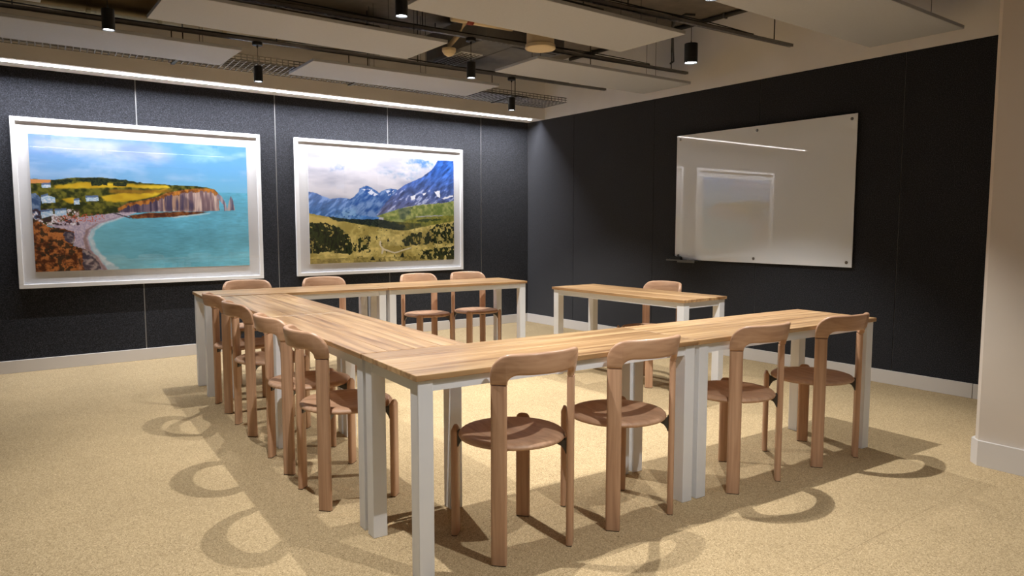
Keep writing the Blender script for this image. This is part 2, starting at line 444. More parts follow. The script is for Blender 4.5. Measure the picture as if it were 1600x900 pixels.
def make_chair():
    t = thing('chair', 'x', 'chair')
    seat = lathe_mesh([(0, 0.4315), (0.06, 0.4325), (0.11, 0.4365), (0.145, 0.4425), (0.172, 0.4465), (0.194, 0.4465), (0.204, 0.4435), (0.2105, 0.437), (0.212, 0.4315), (0.209, 0.4265), (0.200, 0.423), (0.15, 0.4218), (0, 0.4218)], 56)
    obj('seat', seat, M['beech_s'], t, smooth=True)
    b = obj('backrest', back_mesh(), M['beech_h'], t, smooth=True)
    md = b.modifiers.new('edge', 'EDGE_SPLIT'); md.split_angle = math.radians(60)
    rear, front, brk = leg_mesh(ZJ - 0.0006, False), leg_mesh(0.453, True), bracket_mesh()
    gl = box_mesh((-LWD / 2 + 0.003, -LTH / 2 + 0.002, 0), (LWD / 2 - 0.003, LTH / 2 - 0.002, 0.004))
    for sx, sy in ((-1, -1), (1, -1), (1, 1), (-1, 1)):
        a = math.atan2(sy, sx) + math.pi / 2
        l = obj('leg', rear if sy < 0 else front, M['beech_v'], t, smooth=True); l.location = (sx * LP, sy * LP, 0); l.rotation_euler = (0, 0, a)
        md = l.modifiers.new('edge', 'EDGE_SPLIT'); md.split_angle = math.radians(50)
        obj('glide', gl, M['glide'], l)
        k = obj('bracket', brk, M['bracket'], t); k.rotation_euler = (0, 0, a)
    return t

chair0 = make_chair(); used = []
def chair(label, x, y, rz, jitter=0.0):
    c_ = chair0 if not used else copy_tree(chair0); used.append(1)
    X, Y = tf(x, y); c_.location = (X, Y, 0); c_.rotation_euler = (0, 0, TR + rz + jitter)
    tag(c_, label, 'chair', 'round-seated beech chairs round the tables')
near = 'beech chair with round seat at row facing the pictures, %s'
chair(near % 'first from the table corner', 1.517, 2.311, 0)
chair(near % 'second from the table corner', 2.070, 2.311, 0.0)
chair(near % 'third from the table corner', 2.812, 2.311, 0.0)
chair(near % 'last, by the open table end', 3.478, 2.311, -0.03)
left = 'beech chair with round seat on outer side of connecting row, %s from picture wall'
for w_, yy, j in (('first', 5.115, 0.0), ('second', 4.487, 0.02), ('third', 3.710, 0.0), ('fourth', 3.162, 0.0)):
    chair(left % w_, 1.150, yy, -math.pi / 2, j)
chair('beech chair against the picture wall, below the sea cliff picture, by the table corner', 1.40, 5.975, math.pi)
chair('beech chair against the picture wall, between the two pictures', 2.055, 5.985, math.pi)
chair('beech chair below mountain picture, its neighbour stands between it and the black corner', 2.955, 5.935, math.pi, 0.03)
chair('beech chair below the mountain picture, nearest the corner with whiteboard wall', 3.470, 5.915, math.pi, -0.02)
chair('beech chair at the single table below the whiteboard', 4.020, 4.140, math.pi / 2, 0.08)

# ---------------------------------------------------------------- printed landscapes (flat prints, coloured per vertex)
rng = np.random.RandomState(7)
_lat = rng.rand(256, 256)
def vnoise(x, y):
    xi = np.floor(x).astype(int); yi = np.floor(y).astype(int); fx = x - xi; fy = y - yi
    fx = fx * fx * (3 - 2 * fx); fy = fy * fy * (3 - 2 * fy)
    g = lambda a, b: _lat[a % 256, b % 256]
    return (g(xi, yi) * (1 - fx) + g(xi + 1, yi) * fx) * (1 - fy) + (g(xi, yi + 1) * (1 - fx) + g(xi + 1, yi + 1) * fx) * fy
def fbm(x, y, oct=4):
    s = 0; a = 0.5; n = 0
    for k in range(oct):
        s = s + a * vnoise(x * 2 ** k + 17.3 * k, y * 2 ** k + 9.1 * k); n += a; a *= 0.5
    return s / n
def inside(poly, U, V):
    r = np.zeros(U.shape, bool); n = len(poly)
    for i in range(n):
        x0, y0 = poly[i]; x1, y1 = poly[(i + 1) % n]
        if y0 == y1: continue
        c_ = ((y0 > V) != (y1 > V)) & (U < (x1 - x0) * (V - y0) / (y1 - y0) + x0)
        r ^= c_
    return r
class Painting:
    def __init__(s, nu, nv):
        u = np.linspace(0, 1, nu); v = np.linspace(0, 1, nv); s.U, s.V = np.meshgrid(u, v)
        s.C = np.zeros(s.U.shape + (3,))
        s.n1 = fbm(s.U * 60, s.V * 40) - 0.5; s.n2 = fbm(s.U * 60 + 99, s.V * 40 + 31) - 0.5
        s.f1 = fbm(s.U * 190, s.V * 125, 2) - 0.5
        s.l1 = fbm(s.U * 9 + 5, s.V * 9 + 50) - 0.5
    def mask(s, poly, rough=0.0, soft=0.0):
        U = s.U + s.n1 * rough; V = s.V + s.n2 * rough
        if soft == 0: return inside(poly, U, V).astype(float)
        m = 0
        for k in range(16):
            a = k * 2.4; rr = soft * math.sqrt((k + 0.5) / 16); m = m + inside(poly, U + rr * math.cos(a), V + rr * math.sin(a))
        return m / 16.0
    def col(s, rgb): return np.array(rgb)[None, None, :] / 255.0 * np.ones_like(s.C)
    def put(s, m, c_, k=1.0):
        if isinstance(c_, tuple): c_ = s.col(c_)
        m = (m * k)[..., None]; s.C = s.C * (1 - m) + c_ * m
    def tex(s, rgb, rgb2, n, g_=2.0):
        t = np.clip(0.5 + g_ * n, 0, 1)[..., None]; return s.col(rgb) * (1 - t) + s.col(rgb2) * t

A={
 'land':[(-0.011,0.323),(0.082,0.327),(0.189,0.302),(0.298,0.297),(0.411,0.315),(0.469,0.328),(0.529,0.33),(0.609,0.338),(0.713,0.339),(0.777,0.345),(0.826,0.362),(0.844,0.391),(0.848,0.532),(0.752,0.546),(0.544,0.55),(0.406,0.565),(0.264,0.584),(0.065,0.657),(-0.022,0.727)],
 'orange':[(-0.011,0.326),(0.082,0.327),(0.077,0.349),(-0.012,0.357)],
 'yellow1':[(0.09,0.37),(0.224,0.335),(0.411,0.34),(0.589,0.342),(0.609,0.362),(0.508,0.371),(0.41,0.364),(0.269,0.378),(0.098,0.39)],
 'yellow2':[(0.286,0.438),(0.371,0.41),(0.468,0.411),(0.599,0.362),(0.547,0.42),(0.506,0.443),(0.447,0.462),(0.35,0.485),(0.303,0.473)],
 'yellow3':[(0.118,0.468),(0.167,0.45),(0.202,0.481),(0.157,0.498)],
 'trees':[(0.188,0.315),(0.243,0.3),(0.317,0.304),(0.373,0.304),(0.411,0.315),(0.469,0.325),(0.464,0.337),(0.373,0.33),(0.261,0.333),(0.197,0.333)],
 'bush1':[(0.247,0.334),(0.316,0.327),(0.318,0.356),(0.246,0.359)],
 'bush2':[(0.342,0.338),(0.403,0.332),(0.403,0.358),(0.344,0.358)],
 'bush3':[(0.087,0.333),(0.144,0.314),(0.175,0.319),(0.17,0.339),(0.09,0.364)],
 'cliff':[(0.357,0.53),(0.407,0.486),(0.486,0.461),(0.547,0.433),(0.588,0.401),(0.66,0.376),(0.713,0.362),(0.777,0.355),(0.826,0.365),(0.844,0.396),(0.848,0.537),(0.752,0.546),(0.544,0.55),(0.367,0.563)],
 'cliffshade':[(0.357,0.53),(0.407,0.486),(0.486,0.461),(0.541,0.437),(0.549,0.538),(0.504,0.554),(0.367,0.563)],
 'cliffshade2':[(0.567,0.422),(0.66,0.407),(0.711,0.474),(0.725,0.534),(0.564,0.542)],
 'arch':[(0.842,0.391),(0.861,0.417),(0.88,0.469),(0.89,0.536),(0.872,0.54),(0.869,0.487),(0.849,0.449),(0.839,0.435)],
 'needle':[(0.911,0.411),(0.921,0.45),(0.931,0.533),(0.887,0.536),(0.898,0.468)],
 'shelf':[(0.405,0.585),(0.504,0.56),(0.657,0.549),(0.784,0.549),(0.741,0.567),(0.604,0.593),(0.424,0.608)],
 'beach':[(0.061,0.662),(0.154,0.609),(0.264,0.581),(0.367,0.563),(0.445,0.556),(0.405,0.585),(0.347,0.612),(0.281,0.645),(0.238,0.694),(0.224,0.761),(0.234,0.842),(0.265,0.9),(0.287,0.958),(0.309,1.009),(0.272,1.01),(0.247,0.883),(0.166,0.841),(0.152,0.713),(0.108,0.684)],
 'foam':[(0.405,0.585),(0.347,0.612),(0.281,0.645),(0.238,0.694),(0.224,0.761),(0.234,0.842),(0.265,0.9),(0.287,0.958),(0.309,1.009),(0.357,0.995),(0.311,0.935),(0.266,0.86),(0.243,0.762),(0.256,0.697),(0.299,0.648),(0.366,0.612)],
 'bluecliff':[(-0.014,0.434),(0.02,0.425),(0.036,0.455),(0.03,0.618),(-0.019,0.611)],
 'house1':[(0.038,0.455),(0.066,0.44),(0.095,0.456),(0.094,0.492),(0.039,0.5)],
 'house2':[(0.171,0.477),(0.194,0.47),(0.195,0.502),(0.17,0.506)],
 'house3':[(0.033,0.564),(0.081,0.552),(0.084,0.586),(0.036,0.61)],
 'house4':[(0.09,0.552),(0.138,0.546),(0.139,0.582),(0.091,0.593)],
 'house5':[(0.221,0.452),(0.276,0.446),(0.277,0.474),(0.225,0.479)],
 'house6':[(0.043,0.366),(0.08,0.361),(0.079,0.383),(0.044,0.388)],
 'fore':[(-0.019,0.603),(0.031,0.634),(0.065,0.673),(0.126,0.684),(0.169,0.71),(0.17,0.777),(0.158,0.812),(0.211,0.842),(0.255,0.916),(0.274,1.007),(-0.03,1.006)],
 'forerock':[(0.125,0.697),(0.169,0.713),(0.167,0.801),(0.145,0.792),(0.124,0.76)],
 'forerock2':[(0.193,0.841),(0.229,0.858),(0.26,0.925),(0.274,1.007),(0.198,1.003)],
 'cloud':[(-0.0,0.005),(0.516,-0.003),(0.575,0.032),(0.634,0.133),(0.513,0.163),(0.377,0.144),(0.229,0.137),(0.079,0.112),(-0.003,0.104)],
 'cloud2':[(0.227,0.201),(0.414,0.187),(0.404,0.229),(0.245,0.24)],
 'cloud3':[(0.697,0.106),(0.847,0.084),(0.836,0.129),(0.697,0.135)],
 'horizon':[(0.82,0.383),(1.005,0.375)],
}
B={
 'sky1':[(0.138,0.099),(0.191,0.092),(0.231,0.143),(0.19,0.156)],
 'sky2':[(0.446,0.13),(0.633,0.112),(0.632,0.159),(0.502,0.158)],
 'sky3':[(0.653,0.004),(0.865,0.001),(0.823,0.067),(0.713,0.066)],
 'sky4':[(0.58,0.154),(0.754,0.108),(0.712,0.182),(0.619,0.187)],
 'sky5':[(0.136,0.287),(0.218,0.278),(0.206,0.302),(0.147,0.308)],
 'farridge':[(-0.007,0.347),(0.054,0.368),(0.134,0.412),(0.193,0.397),(0.258,0.409),(0.449,0.439),(0.447,0.595),(-0.011,0.595)],
 'wetter':[(0.246,0.426),(0.282,0.391),(0.311,0.348),(0.323,0.308),(0.369,0.279),(0.412,0.304),(0.452,0.343),(0.482,0.319),(0.533,0.3),(0.572,0.304),(0.618,0.346),(0.616,0.542),(0.447,0.578),(0.299,0.553)],
 'wsnow':[(0.338,0.324),(0.375,0.306),(0.431,0.344),(0.456,0.365),(0.412,0.374),(0.375,0.345)],
 'wsnow2':[(0.501,0.324),(0.559,0.313),(0.552,0.348),(0.513,0.367)],
 'eiger':[(1.015,-0.01),(0.879,0.003),(0.853,0.065),(0.833,0.099),(0.753,0.183),(0.685,0.223),(0.618,0.272),(0.579,0.316),(0.532,0.384),(0.487,0.455),(0.429,0.564),(0.525,0.516),(0.63,0.474),(0.765,0.445),(0.905,0.429),(1.013,0.399)],
 'esnow1':[(0.849,0.317),(0.891,0.304),(0.895,0.371),(0.874,0.366)],
 'esnow2':[(0.905,0.378),(0.991,0.344),(0.994,0.362),(0.926,0.388)],
 'esnow3':[(0.759,0.333),(0.786,0.326),(0.782,0.35),(0.763,0.351)],
 'esnow4':[(0.671,0.371),(0.711,0.352),(0.704,0.397),(0.677,0.398)],
 'valley':[(0.168,0.511),(0.287,0.502),(0.347,0.578),(0.298,0.595),(0.19,0.587)],
 'alp':[(0.429,0.564),(0.525,0.52),(0.63,0.476),(0.765,0.448),(0.905,0.429),(1.013,0.399),(1.012,0.567),(0.876,0.549),(0.71,0.568),(0.576,0.622),(0.498,0.587)],
 'alp2':[(0.629,0.613),(0.764,0.568),(1.012,0.549),(1.012,0.633),(0.833,0.669),(0.655,0.685)],
 'meadow':[(-0.01,0.543),(0.12,0.575),(0.25,0.626),(0.396,0.665),(0.523,0.684),(0.628,0.703),(0.763,0.668),(1.012,0.605),(1.01,1.086),(-0.017,1.024)],
 'band':[(0.12,0.572),(0.25,0.592),(0.335,0.595),(0.447,0.592),(0.55,0.622),(0.635,0.658),(0.615,0.706),(0.497,0.678),(0.31,0.635),(0.166,0.612)],
 'dark1':[(-0.003,0.637),(0.074,0.624),(0.189,0.675),(0.242,0.74),(0.271,0.818),(0.264,0.92),(0.116,0.9),(-0.006,0.9)],
 'dark2':[(0.284,0.801),(0.333,0.751),(0.371,0.725),(0.395,0.769),(0.384,0.873),(0.295,0.908),(0.265,0.886)],
 'dark3':[(0.611,0.792),(0.681,0.725),(0.791,0.723),(0.875,0.642),(1.012,0.629),(1.011,0.831),(0.832,0.838),(0.735,0.846),(0.627,0.85)],
 'dark4':[(0.72,0.981),(0.776,0.906),(0.831,0.89),(0.902,0.883),(1.011,0.855),(1.01,1.01)],
 'tree1':[(0.503,0.789),(0.512,0.772),(0.521,0.808),(0.504,0.811)],
 'tree2':[(0.593,0.962),(0.613,0.909),(0.626,0.963)],
 'tree3':[(0.383,0.978),(0.406,0.944),(0.418,0.983)],
 'path':[(0.449,0.806),(0.461,0.797),(0.46,0.845),(0.483,0.874),(0.554,0.912),(0.674,0.866),(0.677,0.875),(0.557,0.924),(0.48,0.891),(0.469,0.929),(0.462,0.929),(0.465,0.876),(0.451,0.844)],
}

def paint_cliffs(nu, nv):
    p = Painting(nu, nv); U, V = p.U, p.V
    t = np.clip(V / 0.38, 0, 1)[..., None]
    p.C = p.col((84, 136, 190)) * (1 - t) + p.col((120, 188, 224)) * t
    p.put(np.clip(1 - U * 1.2, 0, 1) * 0.5, (130, 150, 194))
    cl = fbm(U * 7, V * 14) - 0.5
    p.put(np.clip(cl * 3, 0, 1), (176, 196, 224), 0.6)
    p.put(p.mask(A['cloud'], 0.05, 0.05), p.tex((128, 146, 190), (176, 182, 208), cl, 2.5), 0.85)
    p.put(p.mask(A['cloud2'], 0.05, 0.03), (186, 202, 228), 0.5); p.put(p.mask(A['cloud3'], 0.05, 0.03), (160, 200, 228), 0.6)
    # sea
    hz_ = 0.385
    tt = np.clip((V - hz_) / (1 - hz_), 0, 1)[..., None]
    sea = p.col((104, 186, 216)) * (1 - tt) + p.col((108, 178, 196)) * tt
    sea = sea * (1 + 0.16 * (fbm(U * 40, V * 160, 3) - 0.5)[..., None]) * (1 + 0.25 * p.l1[..., None])
    p.put((V > hz_).astype(float), sea)
    p.put(((V > 0.6) & (U < 0.62)) * np.clip(1 - (U - 0.27) / 0.3, 0, 1), (132, 190, 196), 0.45)
    # land
    p.put(p.mask(A['land'], 0.006), p.tex((44, 50, 22), (112, 108, 40), p.n1, 3.0))
    p.put(p.mask(A['orange'], 0.004), (208, 142, 82))
    for k in ('yellow1', 'yellow2', 'yellow3'): p.put(p.mask(A[k], 0.012, 0.006), p.tex((186, 150, 34), (226, 196, 56), p.l1, 3.0))
    p.put(p.mask([(0.32, 0.385), (0.62, 0.375), (0.60, 0.40), (0.42, 0.412), (0.33, 0.41)], 0.02, 0.01), (150, 106, 34), 0.8)
    for k in ('trees', 'bush1', 'bush2', 'bush3'): p.put(p.mask(A[k], 0.02), p.tex((24, 34, 26), (52, 60, 34), p.f1, 3))
    st = fbm(U * 110, V * 6, 3) - 0.5
    p.put(p.mask(A['cliff'], 0.006), p.tex((122, 98, 104), (214, 190, 178), st, 3.2))
    p.put(p.mask(A['cliffshade'], 0.012, 0.008), p.tex((66, 56, 78), (116, 98, 110), st, 3))
    p.put(p.mask(A['cliffshade2'], 0.02, 0.01), p.tex((74, 66, 92), (170, 134, 110), st, 3.5), 0.85)
    top = inside(A['cliff'], U, V) & ~inside(A['cliff'], U + st * 0.02, V - 0.028 - 0.05 * st)
    p.put(top.astype(float), p.tex((110, 62, 24), (196, 124, 44), p.n1, 3), 0.9)
    p.put(p.mask(A['arch'], 0.004), p.tex((118, 108, 128), (186, 172, 176), st, 3)); p.put(p.mask(A['needle'], 0.004), p.tex((92, 84, 108), (186, 168, 164), st, 3))
    p.put(p.mask(A['beach'], 0.008), p.tex((158, 146, 168), (208, 190, 196), p.f1, 1.5))
    p.put(p.mask(A['foam'], 0.012, 0.006), p.tex((182, 198, 206), (232, 230, 232), p.n2, 2), 0.8)
    p.put(p.mask([(q[0] - 0.008, q[1] - 0.004) for q in A['foam'][:9]] + [(q[0] - 0.022, q[1]) for q in A['foam'][8::-1]], 0.006, 0.004), (142, 112, 104), 0.7)
    p.put(p.mask([(0.34, 0.56), (0.42, 0.60), (0.41, 0.606), (0.33, 0.565)], 0.004), (84, 78, 84))
    p.put(p.mask(A['shelf'], 0.01, 0.004), p.tex((84, 44, 30), (150, 92, 48), p.n1, 3))
    p.put(p.mask([(0.60, 0.592), (0.80, 0.556), (0.80, 0.564), (0.62, 0.602)], 0.008, 0.004), (206, 222, 226), 0.8)
    p.put(p.mask(A['bluecliff'], 0.012), p.tex((62, 84, 120), (120, 140, 168), p.n1, 3))
    vill = ((U < 0.19) & (V > 0.54) & (V < 0.66)).astype(float)
    p.put(vill * (p.n1 > 0.02), p.tex((150, 120, 112), (226, 222, 228), p.f1, 4)); p.put(vill * (p.n1 < -0.09), (66, 46, 50), 0.9)
    p.put(((U > 0.10) & (U < 0.30) & (V > 0.575) & (V < 0.635) & (p.f1 > 0.13)).astype(float), (190, 92, 62), 0.9)
    for k in ('house1', 'house2', 'house3', 'house4', 'house5', 'house6'):
        p.put(p.mask(A[k], 0.003), p.tex((150, 186, 214), (222, 226, 232), p.f1, 2))
        p.put(p.mask([(a_, b_ - 0.014) for a_, b_ in A[k][:2]] + [A[k][1], A[k][0]], 0.002), (92, 112, 146))
    p.put(p.mask(A['fore'], 0.016), p.tex((84, 46, 26), (190, 118, 62), p.n1 + 0.4 * p.f1, 3.0))
    p.put(p.mask(A['fore'], 0.016) * (p.n2 > 0.10), (54, 44, 32), 0.8)
    for k in ('forerock', 'forerock2'): p.put(p.mask(A[k], 0.02), p.tex((70, 62, 74), (168, 150, 144), p.n2, 4))
    return p.C
def paint_alps(nu, nv):
    p = Painting(nu, nv); U, V = p.U, p.V
    cl = fbm(U * 6, V * 12) - 0.5; st = fbm((U + V * 0.7) * 50, (V - U) * 14, 4) - 0.5
    p.C = p.tex((166, 166, 178), (200, 197, 203), cl, 2.5)
    for k, c_ in (('sky1', (120, 144, 184)), ('sky2', (112, 142, 176)), ('sky3', (70, 116, 172)), ('sky4', (128, 154, 186)), ('sky5', (170, 182, 206))):
        p.put(p.mask(B[k], 0.10, 0.04) * np.clip(0.7 + 3 * fbm(U * 24, V * 30) - 1.5, 0, 1), c_)
    tt = np.clip((V - 0.40) / 0.22, 0, 1)[..., None]
    p.put(p.mask(B['farridge'], 0.012), (p.col((96, 126, 182)) * (1 - tt) + p.col((58, 108, 170)) * tt) * (1 + 0.7 * st[..., None]))
    p.put(((U < 0.28) & inside(B['farridge'], U, V) & (st > 0.10)), (150, 172, 210), 0.5)
    p.put(p.mask(B['wetter'], 0.012), p.tex((44, 84, 150), (116, 146, 194), st, 3))
    for k in ('wsnow', 'wsnow2'): p.put(p.mask(B[k], 0.03) * (st > -0.12), (222, 226, 238), 0.9)
    p.put(p.mask(B['valley'], 0.03, 0.02) * (p.n1 > -0.04), (140, 178, 212), 0.7)
    te = np.clip((V - 0.08) / 0.42, 0, 1)[..., None]
    eg = (p.col((44, 84, 158)) * (1 - te) + p.col((98, 104, 146)) * te) * (1 + 1.1 * st[..., None])
    p.put(p.mask(B['eiger'], 0.008), eg)
    p.put(inside(B['eiger'], U, V) * ((st > 0.16) & (V > 0.3)), (188, 196, 220), 0.75)
    for k in ('esnow1', 'esnow2', 'esnow3', 'esnow4'): p.put(p.mask(B[k], 0.02), (232, 234, 242))
    p.put(((V > 0.57) & (U > 0.48)).astype(float), p.tex((92, 104, 52), (140, 142, 78), p.n1, 2.2))
    p.put(p.mask(B['alp'], 0.016), p.tex((104, 122, 60), (170, 172, 104), p.n1 + 0.5 * p.l1, 2.2))
    p.put(p.mask([(0.58, 0.50), (0.68, 0.47), (0.66, 0.56), (0.60, 0.60)], 0.04, 0.01), p.tex((60, 78, 66), (110, 120, 90), p.n1, 3), 0.85)
    p.put(p.mask([(0.47, 0.615), (0.62, 0.60), (0.62, 0.645), (0.52, 0.65)], 0.02, 0.01), (162, 168, 110), 0.8)
    p.put(p.mask(B['alp2'], 0.012), p.tex((104, 108, 44), (150, 146, 66), p.n1, 2.4))
    p.put(p.mask([(0.72, 0.60), (0.90, 0.585), (0.90, 0.60), (0.72, 0.62)], 0.03), (44, 60, 34), 0.85)
    p.put(((V > 0.60) & (U < 0.75)).astype(float) * (V > 0.56 + 0.10 * U), p.tex((60, 70, 40), (110, 104, 50), p.n1, 2.5))
    p.put(p.mask(B['meadow'], 0.010), p.tex((160, 144, 76), (224, 206, 128), p.l1 + 0.5 * p.n1, 2.6))
    p.put(p.mask([(-0.01, 0.56), (0.13, 0.59), (0.2, 0.64), (0.1, 0.66), (-0.01, 0.66)], 0.02, 0.01), (206, 180, 104), 0.7)
    p.put(p.mask(B['band'], 0.016), p.tex((22, 32, 32), (50, 62, 48), p.f1, 3))
    sp = fbm(U * 150, V * 40, 2) - 0.5
    for k in ('dark1', 'dark2', 'dark3', 'dark4'):
        thr = {'dark1': -0.2, 'dark2': -0.02, 'dark3': -0.08, 'dark4': -0.12}[k]
        p.put(p.mask(B[k], 0.035) * (p.n1 + 0.4 * sp > thr), p.tex((16, 24, 16), (50, 58, 28), sp, 3))
    p.put(((V > 0.66) & (U > 0.30) & (p.n2 > 0.16) & (p.f1 > 0.02)), (40, 48, 24), 0.9)
    for k in ('tree1', 'tree2', 'tree3'): p.put(p.mask(B[k], 0.01), (26, 34, 20))
    p.put(p.mask(B['path'], 0.004), (216, 206, 178))
    p.put(((V > 0.955) * np.clip(0.5 + 3 * p.n1, 0, 1)), (78, 70, 30), 0.6)
    return p.C

def print_mesh(fn, w, h, nu, nv, gain=1.0):
    C = fn(nu, nv)
    u = np.linspace(-w / 2, w / 2, nu); v = np.linspace(h / 2, -h / 2, nv); X, Z = np.meshgrid(u, v)
    co = np.stack([X, np.zeros_like(X), Z], -1).reshape(-1, 3)
    idx = np.arange(nu * nv).reshape(nv, nu)
    q = np.stack([idx[:-1, :-1], idx[1:, :-1], idx[1:, 1:], idx[:-1, 1:]], -1).reshape(-1, 4)
    me = bpy.data.meshes.new('print')
    me.vertices.add(len(co)); me.vertices.foreach_set('co', co.ravel())
    me.loops.add(q.size); me.loops.foreach_set('vertex_index', q.ravel().astype(np.int32))
    me.polygons.add(len(q)); me.polygons.foreach_set('loop_start', np.arange(0, q.size, 4, dtype=np.int32))
    me.update(calc_edges=True); me.validate()
    c_ = np.clip(C.reshape(-1, 3), 0, 1); c_ = np.where(c_ <= 0.04045, c_ / 12.92, ((c_ + 0.055) / 1.055) ** 2.4) * gain
    at = me.color_attributes.new('ink', 'FLOAT_COLOR', 'POINT')
    at.data.foreach_set('color', np.concatenate([c_, np.ones((len(c_), 1))], 1).astype(np.float32).ravel())
    return me
mi = bpy.data.materials.new('ink'); mi.use_nodes = True
nt, N, L, P = nodes_of(mi)
va = N.new('ShaderNodeVertexColor'); va.layer_name = 'ink'; L.new(va.outputs[0], P.inputs['Base Color'])
P.inputs['Roughness'].default_value = 0.5; P.inputs['Specular IOR Level'].default_value = 0.2
M['ink'] = mi

def picture(label, x0, x1, z0, z1, px0, px1, pz0, pz1, fn, plabel):
    k = 7.310 / YW
    fx = lambda x: x * k
    fz = lambda z: H_CAM + (z - H_CAM) * k
    x0, x1, px0, px1 = map(fx, (x0, x1, px0, px1)); z0, z1, pz0, pz1 = map(fz, (z0, z1, pz0, pz1))
    cx, cz = (x0 + x1) / 2, (z0 + z1) / 2
    t = thing('framed_picture', label, 'picture', (cx, YW - 0.001, z0), 0, 'large white-framed landscape prints')
    w, h = (x1 - x0) / 2, z1 - z0
    fw, dp = 0.036, 0.034
    box('frame_bar', (-w, -dp, h - fw), (w, 0, h), M['framewhite'], t, bevel=0.002)
    box('frame_bar', (-w, -dp, 0), (w, 0, fw), M['framewhite'], t, bevel=0.002)
    box('frame_bar', (-w, -dp, fw), (-w + fw, 0, h - fw), M['framewhite'], t, bevel=0.002)
    box('frame_bar', (w - fw, -dp, fw), (w, 0, h - fw), M['framewhite'], t, bevel=0.002)
    box('mount_board', (-w + fw, -0.016, fw), (w - fw, -0.002, h - fw), M['mount'], t)
    pw, ph = px1 - px0, pz1 - pz0; pcx, pcz = (px0 + px1) / 2 - cx, (pz0 + pz1) / 2 - z0
    b = box('print_board', (pcx - pw / 2, -0.0245, pcz - ph / 2), (pcx + pw / 2, -0.017, pcz + ph / 2), M['mount'], t)
    pr = obj('print', print_mesh(fn, pw, ph, 460, 300, 1.15), M['ink'], b); pr.location = (pcx, -0.0250, pcz); pr['label'] = plabel
    # face the room
    box('glazing', (-w + fw, -0.0300, fw), (w - fw, -0.0285, h - fw), M['pane'], t)
    return t
picture('large white-framed print of a bay, beach and sea cliffs', 0.252, 2.314, 0.715, 2.165, 0.375, 2.177, 0.855, 2.030, paint_cliffs, 'printed photograph of a sandy bay with chalk cliffs and a rock arch')
picture('large white-framed print of a green valley below rocky mountains', 2.667, 4.736, 0.720, 2.164, 2.807, 4.608, 0.846, 2.025, paint_alps, 'printed photograph of an alpine valley with meadows and forest')

# ---------------------------------------------------------------- whiteboard and its tray
kx = (XW - 0.030) / XW
def wy(y): return y * kx
def wz(z): return H_CAM + (z - H_CAM) * kx
y0, y1, z0, z1 = wy(3.019), wy(4.880), wz(0.908), wz(2.158)
t = thing('whiteboard', 'frameless glass whiteboard with round metal fixings on the black wall', 'whiteboard', (XW - 0.001, (y0 + y1) / 2, z0))
w, h = (y1 - y0) / 2, z1 - z0
box('glass_panel', (-0.029, -w, 0), (-0.021, w, h), M['board'], t, bevel=0.0015)
for yy in (-w + 0.045, 0.0, w - 0.045):
    for zz in (0.04, h - 0.04):
        s_ = obj('fixing', lathe_mesh([(0, 0), (0.008, 0), (0.008, 0.020), (0.013, 0.020), (0.013, 0.032), (0.0115, 0.034), (0, 0.034)], 16), M['stud'], t, smooth=False)
        s_.location = (0, yy, zz); s_.rotation_euler = (0, -math.pi / 2, 0)
# pen tray under the board's corner
ty0, ty1 = wy(4.575), wy(4.945)
t = thing('pen_tray', 'small silver pen tray fixed below the whiteboard corner', 'tray', (XW - 0.001, (ty0 + ty1) / 2, 0.898))
hw = (ty1 - ty0) / 2
box('shelf', (-0.085, -hw, 0), (0, hw, 0.004), M['steel'], t, bevel=0.001)
box('lip', (-0.087, -hw, 0), (-0.084, hw, 0.012), M['steel'], t)
box('back_plate', (-0.004, -hw * 0.6, -0.02), (0, hw * 0.6, 0.0), M['steel'], t)
box('peg', (-0.060, -hw * 0.42, 0.004), (-0.055, -hw * 0.42 + 0.005, 0.030), M['white'], t)
e = thing('board_eraser', 'black board eraser lying on the small silver pen tray', 'eraser', (XW - 0.057, (ty0 + ty1) / 2 + 0.075, 0.9022), 0.05)
box('felt_pad', (-0.022, -0.060, 0), (0.022, 0.060, 0.012), M['black'], e, bevel=0.002)
bm = bmesh.new(); prof = [(-0.060, 0.012), (-0.058, 0.030), (-0.040, 0.042), (-0.015, 0.040), (0.0, 0.032), (0.015, 0.038), (0.040, 0.046), (0.058, 0.032), (0.060, 0.012)]
A_ = [bm.verts.new((-0.020, y, z)) for y, z in prof]; B_ = [bm.verts.new((0.020, y, z)) for y, z in prof]; n = len(prof)
for k in range(n): bm.faces.new([A_[k], A_[(k + 1) % n], B_[(k + 1) % n], B_[k]])
bm.faces.new(A_[::-1]); bm.faces.new(B_); bmesh.ops.recalc_face_normals(bm, faces=bm.faces[:])
obj('grip', bm_mesh(bm), M['black'], e)
pen = thing('marker_pen', 'short dark marker pen at the end of the pen tray', 'pen', (XW - 0.050, (ty0 + ty1) / 2 + hw - 0.040, 0.9098), 0)
tube('barrel', [(0, -0.030, 0), (0, 0.035, 0)], 0.0075, M['black'], pen, 10); tube('cap', [(0, 0.036, 0), (0, 0.062, 0)], 0.0078, M['darksteel'], pen, 10)

